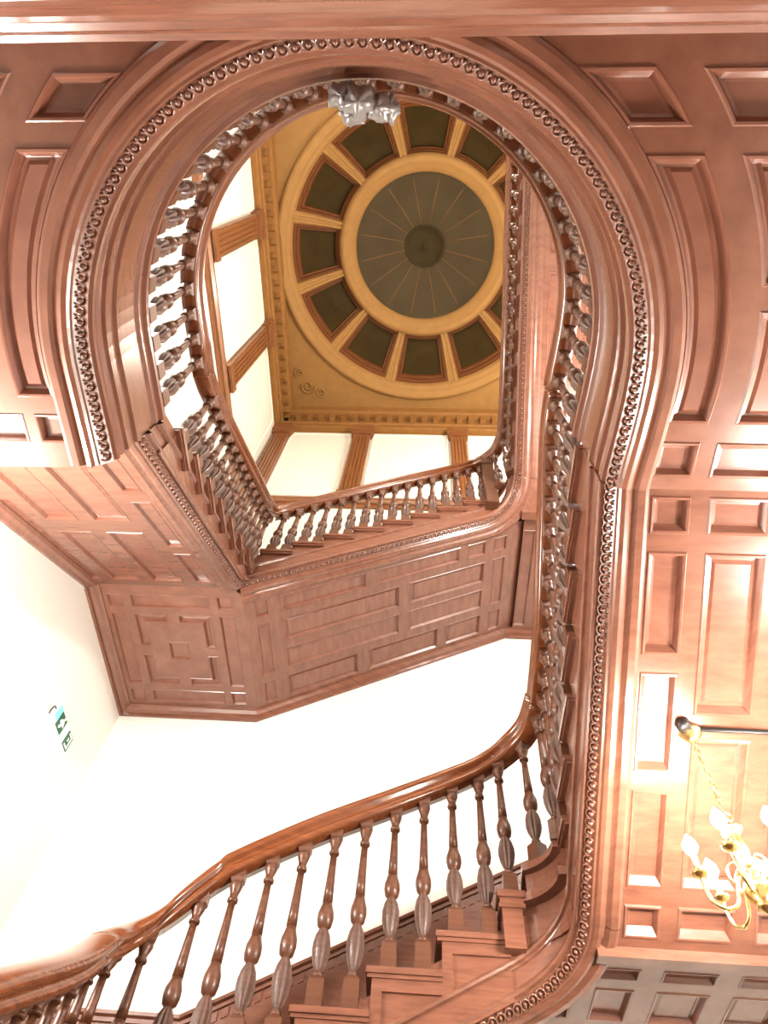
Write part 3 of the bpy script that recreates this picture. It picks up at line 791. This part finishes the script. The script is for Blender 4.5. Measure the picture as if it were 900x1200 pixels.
md = mb.build('modillions', GILT2, cor)

dome = thing('dome', 'golden coffered dome with a dark round oculus at the top of the stairwell', 'dome', (DX, DY, Zs))
def circ(r, n=96, z=0): return [(DX + r * math.cos(2 * PI * k / n), DY + r * math.sin(2 * PI * k / n)) for k in range(n)]
pl_ = plate(rect(XW - 0.1, XE + 0.1, YN - 0.1, YS + 0.1), [circ(DR)], level(Zs)); pl_.build('spandrel_ceiling', GILT, dome)
def ring(prof, name, mat, seg=96):
    m = MB(); vs = []; fs = []
    for r, z in prof:
        for k in range(seg): vs.append((DX + r * math.cos(2 * PI * k / seg), DY + r * math.sin(2 * PI * k / seg), z))
    for i in range(len(prof) - 1):
        for k in range(seg):
            k2 = (k + 1) % seg; fs.append((i * seg + k, i * seg + k2, (i + 1) * seg + k2, (i + 1) * seg + k))
    m.add(vs, fs, True); return m.build(name, mat, dome)
ring([(DR + 0.12, Zs), (DR + 0.10, Zs - 0.05), (DR + 0.02, Zs - 0.06), (DR, Zs - 0.02), (DR - 0.05, Zs - 0.02), (DR - 0.06, Zs + 0.03), (DR - 0.11, Zs + 0.06), (DR - 0.15, Zs + 0.10), (DR - 0.16, Zs + 0.2)], 'outer_ring', GILT)
ra, rb_ = DR - 0.13, 1.66
za, zb = Zs + 0.15, Zs + 0.86
def dz_(r):
    f = (ra - r) / (ra - rb_); return za + (zb - za) * math.sin(f * PI / 2 * 0.86) / math.sin(PI / 2 * 0.86)
def dpt(ang, r, d=0.0): return (DX + r * math.cos(ang), DY + r * math.sin(ang), dz_(r) + d)
NC = 12
for k in range(NC):
    a = PI / 2 + 2 * PI * k / NC; hw = PI / NC
    # coffer: stepped frames sinking to a dark field
    steps = [(0.040, 0.02, 0.0), (0.050, 0.05, 0.05), (0.072, 0.09, 0.05), (0.078, 0.10, 0.11), (0.098, 0.14, 0.11), (0.104, 0.15, 0.18)]
    m = MB(); vs = []; fs = []; loops = []
    for da, dr, d in steps:
        lp = []; A0, A1 = a - hw + da * 0.9, a + hw - da * 0.9; r0, r1 = ra - dr * 0.9, rb_ + dr * 0.9
        for i in range(9): lp.append(dpt(A0 + (A1 - A0) * i / 8, r0, d))
        for i in range(1, 6): lp.append(dpt(A1, r0 + (r1 - r0) * i / 6, d))
        for i in range(9): lp.append(dpt(A1 + (A0 - A1) * i / 8, r1, d))
        for i in range(1, 6): lp.append(dpt(A0, r1 + (r0 - r1) * i / 6, d))
        loops.append(lp)
    n = len(loops[0])
    for lp in loops: vs += lp
    for j in range(len(loops) - 1):
        for i in range(n): fs.append((j * n + i, j * n + (i + 1) % n, (j + 1) * n + (i + 1) % n, (j + 1) * n + i))
    m.add(vs, fs); fr_ = m.build('coffer_frame', COFFER, dome)
    f = MB(); lp = loops[-1]; c = dpt(a, (ra + rb_) / 2, 0.22); f.add(lp + [c], [(i, (i + 1) % n, n) for i in range(n)]); f.build('coffer_field', COFIELD, fr_)
    # rib between coffers
    rbm = MB(); vs = []; fs = []; N = 8
    for i in range(N + 1):
        r = ra + 0.03 + (rb_ - ra - 0.06) * i / N
        for da, d in ((-0.046, 0.02), (-0.034, -0.03), (-0.014, -0.03), (-0.010, -0.005), (0.010, -0.005), (0.014, -0.03), (0.034, -0.03), (0.046, 0.02)):
            vs.append(dpt(a + hw + da, r, d))
    for i in range(N):
        for j in range(7): fs.append((i * 8 + j, i * 8 + j + 1, (i + 1) * 8 + j + 1, (i + 1) * 8 + j))
    rbm.add(vs, fs); rbm.build('rib', GILT, dome)
# flat strips closing the coffers against the rings, then the crown
ring([(ra + 0.05, dz_(ra) - 0.02), (ra - 0.035, dz_(ra - 0.035))], 'coffer_border', GILT)
ring([(rb_ + 0.04, dz_(rb_ + 0.04)), (rb_ + 0.01, zb - 0.06), (rb_ - 0.05, zb - 0.08), (rb_ - 0.12, zb - 0.06), (rb_ - 0.14, zb - 0.02), (rb_ - 0.20, zb - 0.02), (rb_ - 0.23, zb + 0.04), (rb_ - 0.27, zb + 0.05), (rb_ - 0.29, zb + 0.16)], 'inner_ring', GILT)
oc = ring([(rb_ - 0.28, zb + 0.15), (1.30, zb + 0.20), (1.05, zb + 0.34), (0.75, zb + 0.46), (0.42, zb + 0.54), (0.40, zb + 0.55)], 'oculus', OCULUS)
m = MB()
for k in range(16):
    ang = 2 * PI * (k + 0.5) / 16
    m.tube([(DX + r * math.cos(ang), DY + r * math.sin(ang), z - 0.002) for r, z in ((1.38, zb + 0.165), (1.05, zb + 0.34), (0.75, zb + 0.46), (0.42, zb + 0.54))], 0.006, 5)
m.build('seam', GILT2, oc)
ring([(0.42, zb + 0.53), (0.38, zb + 0.51), (0.36, zb + 0.55), (0.2, zb + 0.57), (0.05, zb + 0.58), (0.04, zb + 0.55), (0.001, zb + 0.54)], 'oculus_boss', OCULUS2)
# scroll ornament in the spandrels
for sx, sy in ((-1, 1), (1, 1), (-1, -1), (1, -1)):
    m = MB(); cx_ = DX + sx * 2.35; cy_ = DY + (sy * 2.55)
    for j, (ox, oy, rr) in enumerate(((0, 0, 0.16), (-0.28, 0.12, 0.10), (0.16, -0.30, 0.10))):
        pts = [(cx_ + sx * ox + rr * (1 - i / 26) * math.cos(i * 0.5 + j), cy_ + sy * oy + rr * (1 - i / 26) * math.sin(i * 0.5 + j), Zs - 0.012) for i in range(22)]
        m.tube(pts, 0.018, 6)
    m.build('scroll_ornament', GILT, dome)

# ------------------------------------------------------------------ chandelier
hx_, hy_ = 1.42, 2.665
ch = thing('chandelier', 'small brass chandelier with lit candle bulbs hanging on a chain at the lower right', 'chandelier', (hx_, hy_, 1.58))
zt = zE(hy_)
m = MB(); m.lathe([(0.0, 0.060), (-0.012, 0.060), (-0.02, 0.045), (-0.05, 0.028), (-0.06, 0.012)], 20, (hx_, hy_, zt + 0.005)); m.build('ceiling_rose', BRASS, ch)
m = MB(); z = zt - 0.05; k = 0
while z > 2.13:
    pts = []
    for i in range(11):
        a = 2 * PI * i / 10; u = 0.009 * math.cos(a); v = 0.021 * math.sin(a)
        pts.append((hx_ + (u if k % 2 else 0), hy_ + (0 if k % 2 else u), z - 0.02 + v))
    m.tube(pts, 0.003, 5); z -= 0.034; k += 1
m.build('chain', BRASS, ch)
m = MB(); pts = [(hx_ - 0.006, hy_, 2.15), (hx_ - 0.012, hy_, 2.09), (hx_ + 0.005, hy_, 2.05), (hx_ + 0.022, hy_, 2.035), (hx_ + 0.012, hy_, 2.005), (hx_ - 0.008, hy_, 2.012), (hx_ - 0.004, hy_, 2.03)]
m.tube(catmull(pts, 4), 0.0055, 6); m.build('hook', BRASS, ch)
m = MB(); m.lathe([(0.40, 0.008), (0.395, 0.022), (0.385, 0.040), (0.372, 0.042), (0.366, 0.020), (0.35, 0.016), (0.33, 0.020), (0.28, 0.030), (0.22, 0.022), (0.19, 0.018), (0.18, 0.036), (0.165, 0.036),
                   (0.155, 0.024), (0.13, 0.045), (0.10, 0.060), (0.075, 0.055), (0.05, 0.030), (0.04, 0.038), (0.025, 0.030), (0.012, 0.012), (0.0, 0.004)], 20, (hx_, hy_, 1.585))
m.build('stem', BRASS, ch)
bulbs = []
for k in range(6):
    a = math.radians(172 + 60 * k); ca, sa = math.cos(a), math.sin(a)
    def q(r, z): return (hx_ + r * ca, hy_ + r * sa, z)
    m = MB()
    m.tube(catmull([q(0.02, 1.70), q(0.05, 1.745), q(0.075, 1.70), q(0.10, 1.635), q(0.145, 1.615), q(0.19, 1.64), q(0.205, 1.70), q(0.205, 1.745)], 5), 0.0075, 8)
    m.tube(catmull([q(0.03, 1.78), q(0.055, 1.81), q(0.085, 1.79), q(0.095, 1.75), q(0.08, 1.72), q(0.065, 1.735)], 4), 0.005, 6)
    m.lathe([(0, 0.010), (0.008, 0.010), (0.012, 0.007)], 8, q(0.145, 1.606))
    arm = m.build('arm', BRASS, ch)
    c = MB(); c.lathe([(0.0, 0.010), (0.006, 0.026), (0.016, 0.036), (0.022, 0.037), (0.024, 0.016), (0.034, 0.018), (0.05, 0.020), (0.052, 0.012)], 14, q(0.205, 1.745),
                      mod=lambda kk, zz: 1.0 if kk % 2 else 0.88)
    c.build('candle_cup', BRASS, arm)
    c = MB(); c.lathe([(0.0, 0.0115), (0.055, 0.0115), (0.06, 0.009)], 12, q(0.205, 1.79)); c.build('candle_tube', CANDLE, arm)
    c = MB(); c.lathe([(0.0, 0.010), (0.012, 0.022), (0.032, 0.031), (0.052, 0.028), (0.074, 0.015), (0.092, 0.003)], 14, q(0.205, 1.85)); c.build('bulb', BULB, arm)
    bulbs.append(q(0.205, 1.885))

# black rod drawn for a panel joint's shadow line, cap for the hole
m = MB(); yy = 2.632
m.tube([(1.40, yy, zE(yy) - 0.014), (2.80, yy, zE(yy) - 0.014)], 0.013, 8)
rod = tag(m.build('joint_shadow', BLACK, None, (1.4, yy, zE(yy))), 'thin black strip drawn for the shadow line of a soffit panel joint next to the chandelier hook', 'joint_shadow')
m = MB(); m.lathe([(-0.035, 0.030), (-0.02, 0.036), (0.012, 0.036)], 16, (1.375, yy - 0.02, zE(yy))); m.build('hole_cap', BLACK, rod)

# ------------------------------------------------------------------ exit sign on the left wall
ex = thing('exit_sign', 'green and white emergency exit sign high on the left white wall', 'sign', (XW, 4.29, 3.70))
m = MB(); m.box(XW, XW + 0.035, 4.08, 4.50, 3.70, 3.86); m.build('sign_case', SIGNW, ex)
for a_, b_ in ((4.16, 4.29), (4.385, 4.495)):
    m = MB(); m.box(XW + 0.035, XW + 0.040, a_, b_, 3.71, 3.85); m.build('green_field', GREEN, ex)
m = MB(); m.box(XW + 0.035, XW + 0.041, 4.085, 4.155, 3.74, 3.855); m.build('indicator_lamp', CYAN, ex)
# running figure (white) and door with figure
m = MB(); X = XW + 0.0405
def flat_poly(pts, mb):
    n = len(pts); mb.add([(X, y, z) for y, z in pts] + [(X + 0.003, y, z) for y, z in pts], [tuple(range(n)), tuple(range(2 * n - 1, n - 1, -1))] + [(i, (i + 1) % n, n + (i + 1) % n, n + i) for i in range(n)])
flat_poly([(4.20, 3.80), (4.235, 3.83), (4.26, 3.80), (4.275, 3.765), (4.25, 3.775), (4.235, 3.745), (4.215, 3.72), (4.20, 3.735), (4.215, 3.765), (4.185, 3.775)], m)
flat_poly([(4.242 + 0.014 * math.cos(i * PI / 4), 3.838 + 0.010 * math.sin(i * PI / 4)) for i in range(8)], m)
flat_poly([(4.405, 3.72), (4.475, 3.72), (4.475, 3.84), (4.405, 3.84), (4.405, 3.825), (4.46, 3.825), (4.46, 3.735), (4.405, 3.735)], m)
flat_poly([(4.425, 3.765), (4.445, 3.785), (4.425, 3.805), (4.418, 3.795), (4.43, 3.785), (4.418, 3.775)], m)
m.build('pictogram', SIGNW, ex)
m = MB(); m.tube(catmull([(XW + 0.02, 4.085, 3.80), (XW + 0.02, 4.05, 3.80), (XW + 0.015, 4.04, 3.76), (XW + 0.01, 4.05, 3.72)], 4), 0.006, 6); m.build('cable', BLACK, ex)

# ------------------------------------------------------------------ light
def lamp(name, loc, power, color, radius=0.06):
    l = bpy.data.lights.new(name, 'POINT'); l.energy = power; l.color = color; l.shadow_soft_size = radius
    o = bpy.data.objects.new(name, l); COL.objects.link(o); o.location = Vector(loc) + Vector((0, 0, Z0)); return o
WARM = (1.0, 0.86, 0.70); NEUT = (1.0, 0.95, 0.89)
lamp('left_hall_lamp', (-2.75, 1.85, 2.45), 370, NEUT, 0.10)
lamp('right_hall_lamp', (2.30, 1.75, 2.05), 190, NEUT, 0.10)
lamp('upper_hall_fill', (2.0, 1.6, 5.2), 400, NEUT, 0.15)  # added fill without a fixture, whitens the front wall
lamp('upper_left_fill', (-2.4, 0.2, 5.6), 150, NEUT, 0.15)  # unseen fill light, no fitting modelled
lamp('top_storey_fill', (2.0, 2.6, 10.2), 400, WARM, 0.2)  # added light hidden behind the upper right flight, brightens the cream walls
lamp('top_storey_fill', (0.2, -0.9, 10.0), 260, WARM, 0.2)  # second added fill, out of view above the gallery

w = bpy.data.worlds.new('World'); scene.world = w; w.use_nodes = True
w.node_tree.nodes['Background'].inputs['Color'].default_value = (1, 0.95, 0.9, 1)
w.node_tree.nodes['Background'].inputs['Strength'].default_value = 0.3

# ------------------------------------------------------------------ camera
cd = bpy.data.cameras.new('camera'); cam = bpy.data.objects.new('camera', cd); COL.objects.link(cam)
Rm = [[0.9980036926, 0.0040669578, 0.0630245142], [0.0271172087, 0.8736589621, -0.4857825387], [-0.0570375887, 0.4865218163, 0.8718045857]]
rx, dn, fw = Vector(Rm[0]), Vector(Rm[1]), Vector(Rm[2])
M = Matrix((rx, -dn, -fw)).transposed().to_4x4(); M.translation = Vector((0, 0, Z0))
cam.matrix_world = M
cd.sensor_fit = 'HORIZONTAL'; cd.sensor_width = 36; cd.lens = 36 * 770 / 900; cd.clip_start = 0.02; cd.clip_end = 60
scene.camera = cam
scene.view_settings.view_transform = 'Standard'; scene.view_settings.look = 'None'
scene.view_settings.exposure = 0.2; scene.view_settings.gamma = 1; scene.view_settings.use_curve_mapping = False

# bookkeeping property is not needed after the build
for o in bpy.data.objects:
    if '_o' in o: del o['_o']
